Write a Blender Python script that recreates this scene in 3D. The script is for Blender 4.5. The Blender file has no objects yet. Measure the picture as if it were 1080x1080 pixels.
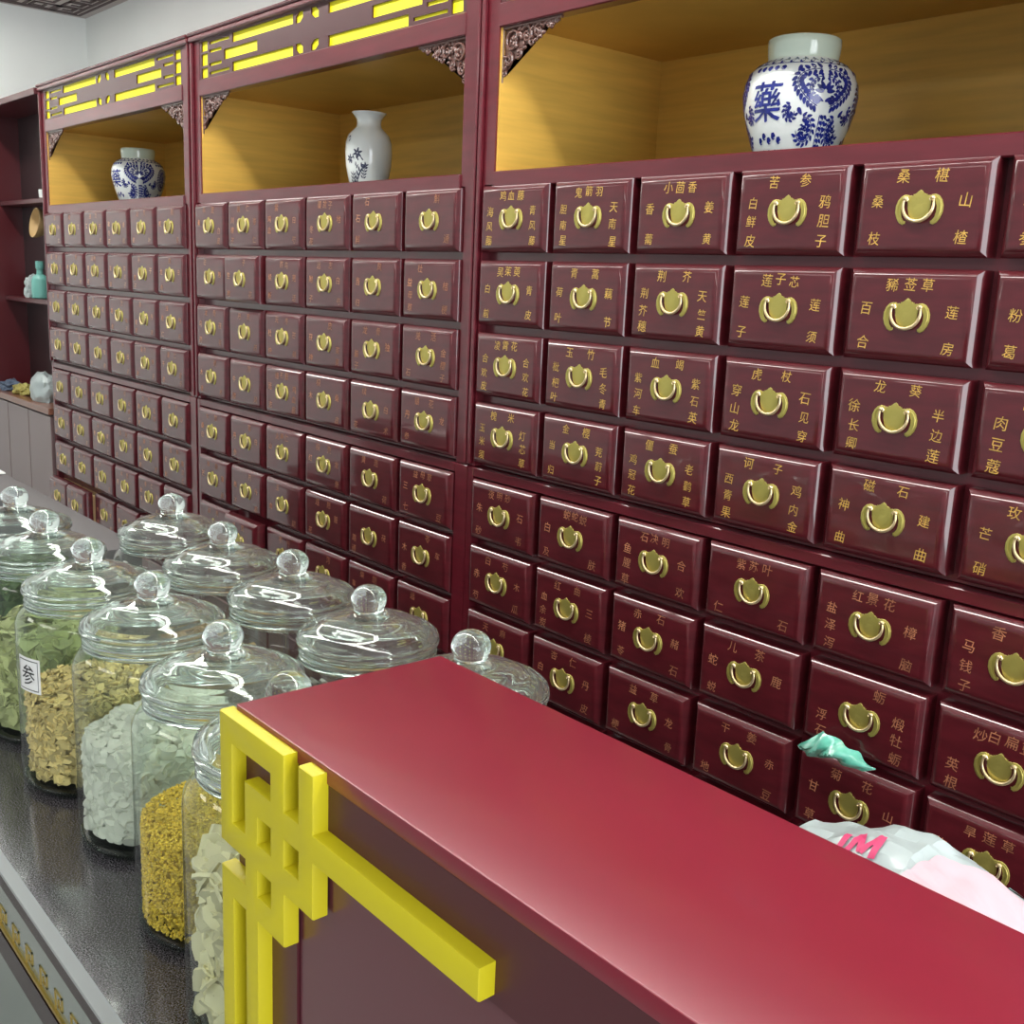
import bpy, bmesh, math, random
from mathutils import Vector, Matrix
R_ = random.Random(7)
PI = math.pi
sc = bpy.context.scene
COL = sc.collection
Z0 = 1.66          # world height of the first row of drawer pulls

# ------------------------------------------------------------------ materials
def lin(c):
    return tuple(((v/255)/12.92 if v/255 <= .04045 else ((v/255+.055)/1.055)**2.4) for v in c) + (1,)

def mat(name, rgb, rough=.5, metal=0, coat=0, coat_rough=.1, spec=.5, var=0, scale=8, stretch=(1,1,1), bump=0, bscale=60, coat_ior=1.5, island=0, sss=0, alpha=1, trans=0):
    m = bpy.data.materials.new(name); m.use_nodes = True
    nt = m.node_tree; b = nt.nodes['Principled BSDF']
    b.inputs['Base Color'].default_value = lin(rgb)
    b.inputs['Roughness'].default_value = rough
    b.inputs['Metallic'].default_value = metal
    b.inputs['Coat Weight'].default_value = coat
    b.inputs['Coat Roughness'].default_value = coat_rough
    b.inputs['Coat IOR'].default_value = coat_ior
    b.inputs['Specular IOR Level'].default_value = spec
    b.inputs['Transmission Weight'].default_value = trans
    b.inputs['Alpha'].default_value = alpha
    if sss:
        b.inputs['Subsurface Weight'].default_value = sss; b.inputs['Subsurface Radius'].default_value = (.02,.02,.02)
    L = nt.links.new
    tc = nt.nodes.new('ShaderNodeTexCoord')
    if var:
        mp = nt.nodes.new('ShaderNodeMapping'); mp.inputs['Scale'].default_value = stretch
        no = nt.nodes.new('ShaderNodeTexNoise'); no.inputs['Scale'].default_value = scale; no.inputs['Detail'].default_value = 5
        L(tc.outputs['Object'], mp.inputs[0]); L(mp.outputs[0], no.inputs['Vector'])
        hs = nt.nodes.new('ShaderNodeHueSaturation'); hs.inputs['Color'].default_value = lin(rgb)
        mr = nt.nodes.new('ShaderNodeMapRange'); mr.inputs['From Min'].default_value = .3; mr.inputs['From Max'].default_value = .7
        mr.inputs['To Min'].default_value = 1-var; mr.inputs['To Max'].default_value = 1+var
        L(no.outputs['Fac'], mr.inputs[0]); L(mr.outputs[0], hs.inputs['Value']); L(hs.outputs[0], b.inputs['Base Color'])
    if island:
        ge = nt.nodes.new('ShaderNodeNewGeometry')
        hs = nt.nodes.new('ShaderNodeHueSaturation'); hs.inputs['Color'].default_value = lin(rgb)
        mr = nt.nodes.new('ShaderNodeMapRange'); mr.inputs['To Min'].default_value = 1-island; mr.inputs['To Max'].default_value = 1+island
        L(ge.outputs['Random Per Island'], mr.inputs[0]); L(mr.outputs[0], hs.inputs['Value']); L(hs.outputs[0], b.inputs['Base Color'])
    if bump:
        no2 = nt.nodes.new('ShaderNodeTexNoise'); no2.inputs['Scale'].default_value = bscale; no2.inputs['Detail'].default_value = 4
        L(tc.outputs['Object'], no2.inputs['Vector'])
        bp = nt.nodes.new('ShaderNodeBump'); bp.inputs['Strength'].default_value = bump; bp.inputs['Distance'].default_value = .004
        L(no2.outputs['Fac'], bp.inputs['Height']); L(bp.outputs[0], b.inputs['Normal'])
    return m

def thin_glass(name, tint=(247,252,249), refl=1.0, rough=.02):
    """a thin clear wall: light goes straight through, the surface mirrors by Fresnel"""
    m = bpy.data.materials.new(name); m.use_nodes = True; nt = m.node_tree
    nt.nodes.remove(nt.nodes['Principled BSDF']); out = nt.nodes['Material Output']
    tr = nt.nodes.new('ShaderNodeBsdfTransparent'); tr.inputs[0].default_value = lin(tint)
    gl = nt.nodes.new('ShaderNodeBsdfGlossy'); gl.inputs['Roughness'].default_value = rough
    gl.inputs[0].default_value = (refl, refl, refl, 1)
    fr = nt.nodes.new('ShaderNodeFresnel'); geo = nt.nodes.new('ShaderNodeNewGeometry'); io = nt.nodes.new('ShaderNodeMapRange')
    io.inputs['To Min'].default_value = 1.5; io.inputs['To Max'].default_value = 1/1.5      # a thin pane mirrors alike from both sides
    nt.links.new(geo.outputs['Backfacing'], io.inputs[0]); nt.links.new(io.outputs[0], fr.inputs[0])
    mx = nt.nodes.new('ShaderNodeMixShader')
    nt.links.new(fr.outputs[0], mx.inputs[0]); nt.links.new(tr.outputs[0], mx.inputs[1]); nt.links.new(gl.outputs[0], mx.inputs[2])
    nt.links.new(mx.outputs[0], out.inputs['Surface'])
    return m

def solid_glass(name, tint=(250,254,252), rough=.0, glare=.0):
    m = bpy.data.materials.new(name); m.use_nodes = True; nt = m.node_tree
    nt.nodes.remove(nt.nodes['Principled BSDF']); out = nt.nodes['Material Output']
    g = nt.nodes.new('ShaderNodeBsdfGlass'); g.inputs[0].default_value = lin(tint); g.inputs['Roughness'].default_value = rough
    g.inputs['IOR'].default_value = 1.5
    df = nt.nodes.new('ShaderNodeBsdfDiffuse'); df.inputs[0].default_value = lin((236,240,240))      # white mixed in to stand for bright ceiling reflections
    mx = nt.nodes.new('ShaderNodeMixShader'); mx.inputs[0].default_value = glare
    nt.links.new(g.outputs[0], mx.inputs[1]); nt.links.new(df.outputs[0], mx.inputs[2])
    nt.links.new(mx.outputs[0], out.inputs['Surface'])
    return m

def emit(name, rgb, s):
    m = bpy.data.materials.new(name); m.use_nodes = True; nt = m.node_tree
    b = nt.nodes['Principled BSDF']; b.inputs['Emission Color'].default_value = lin(rgb); b.inputs['Emission Strength'].default_value = s
    b.inputs['Base Color'].default_value = (.8,.8,.8,1)
    return m

def granite(name):
    m = mat(name, (58,55,60), rough=.16, coat=.4, coat_rough=.08)
    nt = m.node_tree; b = nt.nodes['Principled BSDF']; L = nt.links.new
    tc = [n for n in nt.nodes if n.type == 'TEX_COORD'][0]
    v = nt.nodes.new('ShaderNodeTexNoise'); v.inputs['Scale'].default_value = 620; v.inputs['Detail'].default_value = 2
    L(tc.outputs['Object'], v.inputs['Vector'])
    cr = nt.nodes.new('ShaderNodeValToRGB'); cr.color_ramp.elements[0].position = .42; cr.color_ramp.elements[0].color = lin((26,24,28))
    cr.color_ramp.elements[1].position = .66; cr.color_ramp.elements[1].color = lin((118,113,120))
    L(v.outputs['Fac'], cr.inputs[0]); L(cr.outputs[0], b.inputs['Base Color'])
    return m

M = dict(
    wall=mat('white_plaster', (243,248,245), .8, var=.02, scale=3),
    ceil=mat('ceiling_paint', (238,240,238), .85),
    floor=mat('floor_tile', (150,148,145), .25, var=.08, scale=3),
    border=mat('pale_border', (196,190,186), .7),
    borderkey=mat('dark_border_key', (96,82,82), .7),
    frame=mat('maroon_frame', (98,24,36), .32, coat=.6, coat_rough=.1, var=.18, scale=9, stretch=(1,1,6)),
    drawer=mat('maroon_drawer_wood', (84,22,30), .42, spec=.25, coat=1, coat_rough=.045, coat_ior=1.52, var=.22, scale=7, stretch=(2,1,9)),
    lattice=mat('dark_lattice_wood', (72,28,34), .35, coat=.3),
    carved=mat('carved_dark_wood', (104,70,62), .3, coat=.8, coat_rough=.15, var=.25, scale=30),
    yellow=mat('yellow_lacquer', (206,192,22), .45, var=.03, scale=6),
    yellowp=mat('bright_yellow_panel', (250,240,10), .45),
    gold_wood=mat('golden_veneer', (228,182,84), .45, var=.1, scale=5, stretch=(1,1,14)),
    brass=mat('polished_brass', (236,214,168), .28, metal=.8),
    brassp=mat('brass_plate', (190,178,96), .36, metal=.6, bump=.12, bscale=120),
    gilt=mat('gilt_lettering', (222,180,92), .42, metal=.45, var=.35, scale=60),
    gilt_worn_dim=mat('worn_dim_gilt_lettering', (188,126,92), .5, metal=.3, var=.5, scale=45),
    pale=mat('pale_drawer_wood', (200,176,130), .55),
    porc=mat('white_porcelain', (232,238,236), .12, coat=.5, coat_rough=.04),
    neckglaze=mat('celadon_glaze', (206,222,206), .15, coat=.5),
    cobalt=mat('cobalt_paint', (36,46,128), .2, coat=.3, var=.4, scale=60),
    ink=mat('ink_paint', (52,58,84), .3, coat=.3, var=.3, scale=60),
    desk_top=mat('crimson_laminate', (132,27,48), .3, var=.04, scale=4, coat=.15),
    desk_body=mat('dark_maroon_laminate', (78,28,36), .36, coat=.1),
    desk_panel=mat('mauve_maroon_panel', (98,50,58), .28, coat=.3),
    granite=granite('black_speckled_granite'),
    rail=mat('dark_metal_rail', (52,38,42), .25, metal=.4),
    edge=mat('glint_edge', (168,172,172), .25, metal=.2),  # reflection on the counter's front bevel painted in as pale colour
    greyglass=mat('grey_green_glass', (118,132,124), .1, coat=.6, coat_rough=.03),
    gold=mat('gold_trim', (190,164,84), .35, metal=.7),
    thin=thin_glass('clear_jar_glass'),
    lid=solid_glass('clear_lid_glass', glare=.025),
    knob=solid_glass('clear_knob_glass', glare=.02),
    base_glass=thin_glass('thick_base_glass', (190,205,198)),
    paper=mat('white_paper', (240,240,238), .7),
    black=mat('black_print', (24,24,26), .6),
    graybox=mat('grey_card', (94,91,92), .6, var=.04),
    bag=mat('white_plastic_film', (172,184,184), .3, coat=.2, sss=.0),
    bagpink=mat('pink_print', (206,60,110), .5),
    bagpale=mat('pale_pink_print', (206,170,178), .4),
    teal=mat('teal_plastic_film', (104,196,172), .25, coat=.3, trans=.25, var=.35, scale=28),
    wine=mat('wine_red_board', (80,24,30), .35, coat=.2, var=.1, scale=4),
    darkwine=mat('dark_wine_board', (42,22,24), .4, coat=.2),
    mauve=mat('mauve_cabinet_door', (120,100,100), .35, coat=.3),
    shelfbrown=mat('brown_counter_top', (128,84,66), .3, coat=.3),
    tan=mat('tan_wicker', (190,160,110), .6),
    tealbottle=mat('teal_bottle_plastic', (110,176,166), .3),
    blue=mat('blue_cloth', (84,98,118), .6), yel=mat('yellow_cloth', (164,154,84), .6),
    led=emit('led_panel', (255,252,246), 27), led_dim=emit('led_panel_dim', (255,252,246), 6), ledframe=mat('white_metal', (235,235,235), .4),
    c_green=mat('green_leaves', (90,112,66), .6, island=.45),
    c_disc=mat('pale_green_slices', (172,176,122), .6, island=.4),
    c_tan=mat('tan_flakes', (206,184,122), .65, island=.45),
    c_white=mat('white_root_pieces', (208,210,196), .7, island=.12),
    c_yellow=mat('yellow_granules', (216,184,58), .65, island=.35),
    c_pale=mat('pale_petal_slices', (222,216,176), .6, island=.22),
    c_dark=mat('dark_dried_chips', (138,130,126), .7, island=.3),
    c_brown=mat('brown_bark_chips', (170,130,80), .7, island=.35),
)

# ------------------------------------------------------------------ mesh tools
def finish(bm, name, m, parent=None, loc=None, ang=35, rot=None, rn=True):
    if rn: bmesh.ops.recalc_face_normals(bm, faces=bm.faces[:])
    me = bpy.data.meshes.new(name); bm.to_mesh(me); bm.free()
    for p in me.polygons: p.use_smooth = True
    me.set_sharp_from_angle(angle=math.radians(ang))
    return link(name, me, m, parent, loc, rot)

def link(name, me, m=None, parent=None, loc=None, rot=None):
    if m is not None and not me.materials:
        for k in (m if isinstance(m, (list, tuple)) else [m]): me.materials.append(k)
    o = bpy.data.objects.new(name, me); COL.objects.link(o)
    if parent is not None: o.parent = parent
    if loc is not None: o.location = loc
    if rot is not None: o.rotation_euler = rot
    return o

def tag(o, label=None, cat=None, group=None, kind=None):
    for k, v in (('label', label), ('category', cat), ('group', group), ('kind', kind)):
        if v: o[k] = v
    return o

def empty(name, loc, label, cat, group=None, rz=0):
    o = bpy.data.objects.new(name, None); COL.objects.link(o); o.location = loc; o.rotation_euler = (0,0,rz)
    return tag(o, label, cat, group)

def copy_tree(o, parent=None):
    c = o.copy(); COL.objects.link(c); c.parent = parent
    for ch in [x for x in bpy.data.objects if x.parent == o]: copy_tree(ch, c)
    return c

def box(bm, x0, x1, y0, y1, z0, z1, bev=0, seg=1):
    t = bmesh.new()
    v = [t.verts.new((x, y, z)) for x in (x0, x1) for y in (y0, y1) for z in (z0, z1)]
    for f in ((0,1,3,2),(4,6,7,5),(0,4,5,1),(2,3,7,6),(0,2,6,4),(1,5,7,3)): t.faces.new([v[i] for i in f])
    if bev:
        bmesh.ops.bevel(t, geom=t.edges[:], offset=bev, segments=seg, profile=.5, affect='EDGES')
    merge(bm, t)

def merge(bm, t, M4=None, mi=0):
    idx = {}
    for v in t.verts: idx[v] = bm.verts.new(M4 @ v.co if M4 else v.co)
    for f in t.faces:
        try:
            g = bm.faces.new([idx[v] for v in f.verts]); g.material_index = mi if mi else f.material_index
        except ValueError: pass
    t.free()

def lathe(bm, prof, seg=48, c=(0,0,0), closed=False, cap0=False, cap1=False):
    rings = []
    for r, z in prof:
        if r < 1e-6: rings.append([bm.verts.new((c[0], c[1], c[2]+z))])
        else: rings.append([bm.verts.new((c[0]+r*math.cos(2*PI*k/seg), c[1]+r*math.sin(2*PI*k/seg), c[2]+z)) for k in range(seg)])
    n = len(rings)
    for i in range(n if closed else n-1):
        a, b = rings[i], rings[(i+1) % n]
        for k in range(seg):
            k2 = (k+1) % seg
            q = [a[k % len(a)], a[k2 % len(a)], b[k2 % len(b)], b[k % len(b)]]
            u = []
            for v in q:
                if v not in u: u.append(v)
            if len(u) >= 3: bm.faces.new(u)
    if cap0 and len(rings[0]) > 1: bm.faces.new(rings[0])
    if cap1 and len(rings[-1]) > 1: bm.faces.new(rings[-1])

def tube(bm, pts, r, seg=8, cap=True):
    pts = [Vector(p) for p in pts]; n = len(pts)
    rr = r if isinstance(r, (list, tuple)) else [r]*n
    ref = Vector((0,1,0)); prev = None
    for i, p in enumerate(pts):
        t = (pts[min(i+1, n-1)] - pts[max(i-1, 0)]).normalized()
        u = t.cross(ref)
        if u.length < 1e-4: u = t.cross(Vector((1,0,0)))
        u.normalize(); w = t.cross(u)
        ring = [bm.verts.new(p + rr[i]*(math.cos(2*PI*k/seg)*u + math.sin(2*PI*k/seg)*w)) for k in range(seg)]
        if prev:
            for k in range(seg): bm.faces.new((prev[k], prev[(k+1) % seg], ring[(k+1) % seg], ring[k]))
        elif cap: bm.faces.new(ring)
        prev = ring
    if cap: bm.faces.new(prev)

def prism(bm, poly, y0, y1, bev=0):
    """polygon in (x, z) extruded along y"""
    t = bmesh.new()
    a = [t.verts.new((x, y0, z)) for x, z in poly]; b = [t.verts.new((x, y1, z)) for x, z in poly]
    t.faces.new(a); t.faces.new(b[::-1])
    n = len(poly)
    for i in range(n): t.faces.new((a[i], a[(i+1) % n], b[(i+1) % n], b[i]))
    if bev:
        fe = [e for e in t.edges if abs(e.verts[0].co.y-y0) < 1e-7 and abs(e.verts[1].co.y-y0) < 1e-7]
        bmesh.ops.bevel(t, geom=fe, offset=bev, segments=2, profile=.5, affect='EDGES')
    bmesh.ops.triangulate(t, faces=[f for f in t.faces if len(f.verts) > 4])
    merge(bm, t)

def ball(bm, c, r, sub=2, s=(1,1,1), rot=None):
    t = bmesh.new(); bmesh.ops.create_icosphere(t, subdivisions=sub, radius=1)
    mt = Matrix.Translation(c) @ (rot or Matrix.Identity(4)) @ Matrix.Diagonal((r*s[0], r*s[1], r*s[2], 1))
    merge(bm, t, mt)

# ------------------------------------------------------------------ lettering
CH = {}
HERBS = "当归 黄芪 白术 茯苓 甘草 川芎 白芍 熟地 生地 丹皮 泽泻 山药 桔梗 防风 羌活 独活 秦艽 木瓜 牛膝 杜仲 续断 黄连 黄芩 黄柏 栀子 连翘 银花 菊花 薄荷 柴胡 升麻 葛根 陈皮 枳壳 厚朴 木香 香附 砂仁 白蔻 苍术 半夏 天麻 钩藤 远志 茯神 枣仁 龙骨 麦冬 天冬 沙参 石斛 玉竹 黄精 枸杞 女贞子 旱莲草 何首乌 五味子 覆盆子 金樱子 车前子 木通 滑石 薏苡仁 赤小豆 桃仁 红花 丹参 益母草 三七 白及 地榆 槐花 艾叶 干姜 肉桂 附子 吴茱萸 乌药 川楝子 大黄 芒硝 火麻仁 杏仁 苏子 百部 紫菀 款冬花 桑白皮 贝母 前胡 白前 王不留行 路路通 鸡血藤 络石藤".split()
C_TXT = [
 [("鸡血藤","海风藤","青风藤"),("鬼箭羽","胆南星","天南星"),("小茴香","香薷","姜黄"),("苦参","白鲜皮","鸦胆子"),("桑椹","桑枝","山楂"),("丹参","玄参","苏木")],
 [("吴茱萸","白前","青皮"),("青蒿","荷叶","藕节"),("荆芥","荆芥穗","天竺黄"),("莲子芯","莲子","莲须"),("豨莶草","百合","莲房"),("枸杞","粉葛","葛花")],
 [("凌霄花","合欢皮","合欢花"),("玉竹","枇杷叶","毛冬青"),("血竭","紫河车","紫石英"),("虎杖","穿山龙","石见穿"),("龙葵","徐长卿","半边莲"),("肉桂","肉豆蔻","草果")],
 [("槐米","玉米须","灯芯草"),("金樱","当归","茺蔚子"),("僵蚕","鸡冠花","老鹳草"),("诃子","西青果","鸡内金"),("磁石","神曲","建曲"),("玫瑰","芒硝","月季")],
 [("夜明砂","朱砂","石韦"),("蝉蜕蛇蜕","白及","地肤"),("石决明","鱼腥草","合欢"),("紫苏叶","砂仁","秋石"),("红景花","盐泽泻","樟脑"),("香附","马钱子","苏叶")],
 [("白芍","赤芍","木瓜"),("红曲","血余炭","三棱"),("赤石","猪苓","赭石"),("儿茶","蛇蜕","鹿茸"),("牡蛎","海浮石","煅牡蛎"),("炒白扁豆","公英根","豆衣")],
]
def herbs(): return (R_.choice(HERBS), R_.choice(HERBS), R_.choice(HERBS))
TXT = {2: [[(C_TXT[r][c] if r < 6 else herbs()) for c in range(6)] for r in range(8)]}
for k in (0, 1): TXT[k] = [[herbs() for c in range(6)] for r in range(8)]

def load_chars(chars):
    obs = []
    for ch in chars:
        cu = bpy.data.curves.new('glyph', 'FONT'); cu.body = ch; cu.size = 1; cu.align_x = 'CENTER'; cu.align_y = 'CENTER'
        cu.resolution_u = 2
        o = bpy.data.objects.new('glyph', cu); COL.objects.link(o); obs.append((ch, o))
    dg = bpy.context.evaluated_depsgraph_get(); dg.update()
    for ch, o in obs:
        me = bpy.data.meshes.new_from_object(o.evaluated_get(dg), depsgraph=dg)
        vs = [(v.co.x, v.co.y) for v in me.vertices]; fs = [tuple(p.vertices) for p in me.polygons]
        if vs:
            cx = (min(v[0] for v in vs)+max(v[0] for v in vs))/2; cy = (min(v[1] for v in vs)+max(v[1] for v in vs))/2
            vs = [(x-cx, y-cy) for x, y in vs]
        CH[ch] = (vs, fs)
        bpy.data.meshes.remove(me); cu = o.data; bpy.data.objects.remove(o); bpy.data.curves.remove(cu)
allch = set('藥参M')
for k in TXT:
    for row in TXT[k]:
        for t in row: allch |= set(''.join(t))
load_chars(sorted(allch))

def put_char(bm, ch, x, z, s, y, shear=.12):
    """one brushed character lying on a vertical face that looks to -y"""
    vs, fs = CH[ch]
    vv = [bm.verts.new((x+(vx+shear*vy)*s, y, z+(vy-.06*vx)*s)) for vx, vy in vs]
    for f in fs:
        try: bm.faces.new([vv[i] for i in f])
        except ValueError: pass

# ------------------------------------------------------------------ the setting
def struct(name, bm, m): return tag(finish(bm, name, m), kind='structure')
HC = Z0+.9
bm = bmesh.new(); box(bm, -3.45, 4.6, -5.0, .56, -.1, 0); struct('floor', bm, M['floor'])
bm = bmesh.new(); box(bm, -3.45, 4.6, -5.0, .56, HC, HC+.1); struct('ceiling', bm, M['ceil'])
bm = bmesh.new(); box(bm, -3.35, 4.6, .46, .56, 0, HC); struct('wall_back', bm, M['wall'])
bm = bmesh.new(); box(bm, -3.45, -3.35, -5.0, .56, 0, HC); struct('wall_left', bm, M['wall'])
# greek key border on the ceiling where it meets the two walls
bw = .225
bm = bmesh.new(); box(bm, -3.35, 4.5, .46-bw, .459, HC-.006, HC); box(bm, -3.35, -3.35+bw, -4.9, .46-bw, HC-.006, HC)
struct('trim_1', bm, M['border'])
bm = bmesh.new()
def key_path(bm, base, along, across, L, W, t, zz):
    pts = [((0,0),(0,1)), ((0,1),(.8,1)), ((.8,1),(.8,.3)), ((.8,.3),(.35,.3)), ((.35,.3),(.35,.65)), ((.0,0),(1,0))]
    for (a0, b0), (a1, b1) in pts:
        p = base + along*(a0*L) + across*(b0*W); q = base + along*(a1*L) + across*(b1*W)
        x0, x1 = sorted((p.x, q.x)); y0, y1 = sorted((p.y, q.y))
        box(bm, x0-t/2, x1+t/2, y0-t/2, y1+t/2, zz-.003, zz)
for k in range(44): key_path(bm, Vector((-3.29+k*.105, .46-.065, 0)), Vector((1,0,0)), Vector((0,-1,0)), .105, .085, .013, HC-.006)
for k in range(1, 40): key_path(bm, Vector((-3.285, .40-k*.105, 0)), Vector((0,-1,0)), Vector((1,0,0)), .105, .085, .013, HC-.006)
for a in (.035, .185):
    box(bm, -3.35+a, 4.5, .46-a-.012, .46-a, HC-.009, HC-.006); box(bm, -3.35+a, -3.35+a+.012, -4.9, .46-a, HC-.009, HC-.006)
struct('trim_2', bm, M['borderkey'])

# ------------------------------------------------------------------ medicine cabinets
P = .195
OFF = (-2.45, -1.221, 0.0)
ROWZ = [Z0+v for v in (0, -.1315, -.263, -.394, -.5435, -.674, -.806, -.937)]
DW, DH, DCX = .180, .117, .006

def drawer_mesh():
    bm = bmesh.new()
    w, h = DW/2, DH/2; prof = [(0, .026), (0, .0052), (.0004, .0044), (.0024, .0020), (.0044, -.0001), (.0064, -.0019), (.0084, -.0034), (.0104, -.0045), (.0122, -.0050), (.0150, -.0050)]
    prev = None
    for ins, y in prof:
        ring = [bm.verts.new((sx*(w-ins), y, sz*(h-ins))) for sx, sz in ((-1,-1),(1,-1),(1,1),(-1,1))]
        if prev:
            for k in range(4): bm.faces.new((prev[k], prev[(k+1) % 4], ring[(k+1) % 4], ring[k]))
        else: bm.faces.new(ring[::-1])
        prev = ring
    bm.faces.new(prev)
    return bm
def plate_mesh():
    half = [(0,22),(2.5,20.5),(4,18),(6.5,17.5),(8.5,14.5),(12,15.5),(16,15),(17,12),(15,8),(15,0),(13,-8),(9,-13.5),(4,-16),(0,-17)]
    poly = [(x*.001, z*.001) for x, z in half] + [(-x*.001, z*.001) for x, z in half[-2:0:-1]]
    bm = bmesh.new(); prism(bm, poly[::-1], -.0066, -.0050, .0006)
    wing = [(15,16),(20,16.5),(25,14.5),(29,10),(31.5,3),(31.5,-5),(29,-12),(25,-17.5),(20.5,-20),(17,-18.5),(16.5,-15.5),(19.5,-15),(22.5,-11),(24,-5),(24,2),(22,8),(18.5,11),(15,11.5)]
    for s in (-1, 1): prism(bm, [(s*x*.001, z*.001) for x, z in wing][::(1 if s > 0 else -1)], -.0066, -.0050, .0006)
    for s in (-1, 1):
        tube(bm, [(s*x*.001, -.0058, z*.001) for x, z in ((17.5,13),(22,12.5),(26,9),(28.6,3),(28.4,-4),(26,-11),(22,-16.5),(19,-17.5))], [.0008,.0013,.0016,.0017,.0017,.0016,.0014,.0010], 6)
    ball(bm, (0, -.0056, -.002), .0135, 2, (1,.09,1.0))
    for a in (-.75, 0, .75): ball(bm, (math.sin(a)*.0075, -.006, .008+.006*math.cos(a)), .0055, 1, (.6,.14,1.15), Matrix.Rotation(a, 4, 'Y'))
    return bm
def bail_mesh():
    bm = bmesh.new(); pts = []
    for k in range(21):
        a = math.radians(158 + k*(224/20)); pts.append((.0203*math.cos(a), -.0084-.0012*math.sin(PI*k/20), .004+.0200*math.sin(a)))
    rr = [.0013+.0011*math.sin(PI*k/20) for k in range(21)]
    tube(bm, pts, rr, 7)
    for s in (-1, 1):
        ball(bm, (s*.0188, -.0078, .0115), .0032, 1); tube(bm, [(s*.0188, -.0055, .0115), (s*.0188, -.0088, .0115)], .002, 6)
        tube(bm, [(s*.0195,-.0085,.0120), (s*.0165,-.0088,.0135), (s*.0145,-.0088,.0105), (s*.016,-.0088,.0085)], .0011, 5)
    return bm

def lettering_mesh(bm, txt, drop):
    top, left, right = txt; y = -.0053; n0 = len(bm.faces)
    s = .0180
    def one(ch, x, z):
        if R_.random() > drop: put_char(bm, ch, x+R_.uniform(-.0012,.0012), z+R_.uniform(-.0012,.0012), s*R_.uniform(.93,1.05), y)
    n = len(top); sp = {2:.050, 3:.0235, 4:.0195}[min(n, 4)]
    for i, ch in enumerate(top[:4]):
        u = (i-(n-1)/2); one(ch, u*sp, .0395-.0012*u*u)
    for side, t in ((-1, left), (1, right)):
        n = len(t); zs = {1:[-.01], 2:[.008,-.036], 3:[.012,-.0135,-.039], 4:[.018,-.001,-.02,-.039]}[min(n,4)]
        for ch, z in zip(t, zs): one(ch, side*(.058+.001*R_.random()), z)
    bm.faces.ensure_lookup_table()
    for f in bm.faces[n0:]: f.material_index = 1
    return bm

proto = {}
def build_drawers(root, cab):
    for r in range(8):
        for c in range(6):
            pull = {(1,1,1):.012, (1,6,1):.022, (0,7,1):.030, (0,7,0):.026}.get((cab,r,c), 0)
            worn_or_dim = cab < 2 or r > 3  # far cabinets worn; nearest one's lower rows painted duller for weaker light
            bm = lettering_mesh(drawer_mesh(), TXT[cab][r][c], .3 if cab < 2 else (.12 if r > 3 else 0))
            d = finish(bm, 'drawer', [M['drawer'], M['gilt_worn_dim'] if worn_or_dim else M['gilt']], root, ang=50)
            if 'plate' not in proto:
                p = finish(plate_mesh(), 'back_plate', M['brassp'], d, ang=40); b = finish(bail_mesh(), 'pull', M['brass'], d, ang=60)
                proto.update(plate=p, bail=b)
            else:
                for k in ('plate', 'bail'):
                    q = proto[k].copy(); COL.objects.link(q); q.parent = d
            d.location = (c*P+DCX, -pull, ROWZ[r])
            if pull and cab == 0:
                bm = bmesh.new(); box(bm, -DW/2+.008, DW/2-.003, .0262, .40, -DH/2+.006, DH/2-.012)
                tag(finish(bm, 'drawer_box', M['pale'], d), 'pale wood box of a drawer pulled slightly open')

def spiral(cx, cz, r0, r1, a0, turns, n=22):
    return [(cx+(r0+(r1-r0)*k/n)*math.cos(a0+2*PI*turns*k/n), 0, cz+(r0+(r1-r0)*k/n)*math.sin(a0+2*PI*turns*k/n)) for k in range(n+1)]
def bracket_mesh(s):
    """carved corner spandrel, its corner at the origin, reaching s*x sideways and down"""
    W, H = .155, .092; rnd = random.Random(3)
    bm = bmesh.new()
    out = [(0,0),(W,0),(W,-.008),(W-.012,-.014),(W-.03,-.013),(W-.042,-.022),(W-.06,-.026),(W-.072,-.036),(W-.088,-.040),(W-.096,-.050),(.045,-.055),(.036,-.064),(.026,-.066),(.02,-.078),(.012,-.082),(.010,-H),(0,-H)]
    prism(bm, [(s*x*.9, z*.86) for x, z in out][::(1 if s < 0 else -1)], .007, .010)
    y = .004
    def sp(cx, cz, r0, r1, a0, tr, rad): tube(bm, [(s*p[0], y, p[2]) for p in spiral(cx, cz, r0, r1, a0, tr)], [rad*(1-.5*k/22) for k in range(23)], 6)
    for cx, cz, r, a, tr in ((.028,-.026,.020,.3,1.5),(.066,-.019,.015,2.5,-1.4),(.096,-.016,.012,.5,1.4),(.122,-.010,.008,3,-1.3),(.018,-.055,.012,1.2,-1.4),(.046,-.046,.009,4,1.3),(.010,-.076,.007,1,1.3),(.142,-.007,.005,0,1.2),(.080,-.032,.008,1,1.2)):
        sp(cx, cz, r, r*.2, a, tr, .0030)
    for k in range(46):
        x = rnd.uniform(.004, W*.96); z = -rnd.uniform(.004, max(.006, (H-.01)*(1-x/W)**1.05))
        ball(bm, (s*x, y+.001, z), rnd.uniform(.003,.0055), 1, (1.3,.8,.8), Matrix.Rotation(rnd.uniform(0,3), 4, 'Y'))
    tube(bm, [(0,.004,-.002),(s*W,.004,-.002)], .003, 6); tube(bm, [(s*.002,.004,0),(s*.002,.004,-H)], .003, 6)
    return bm

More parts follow.
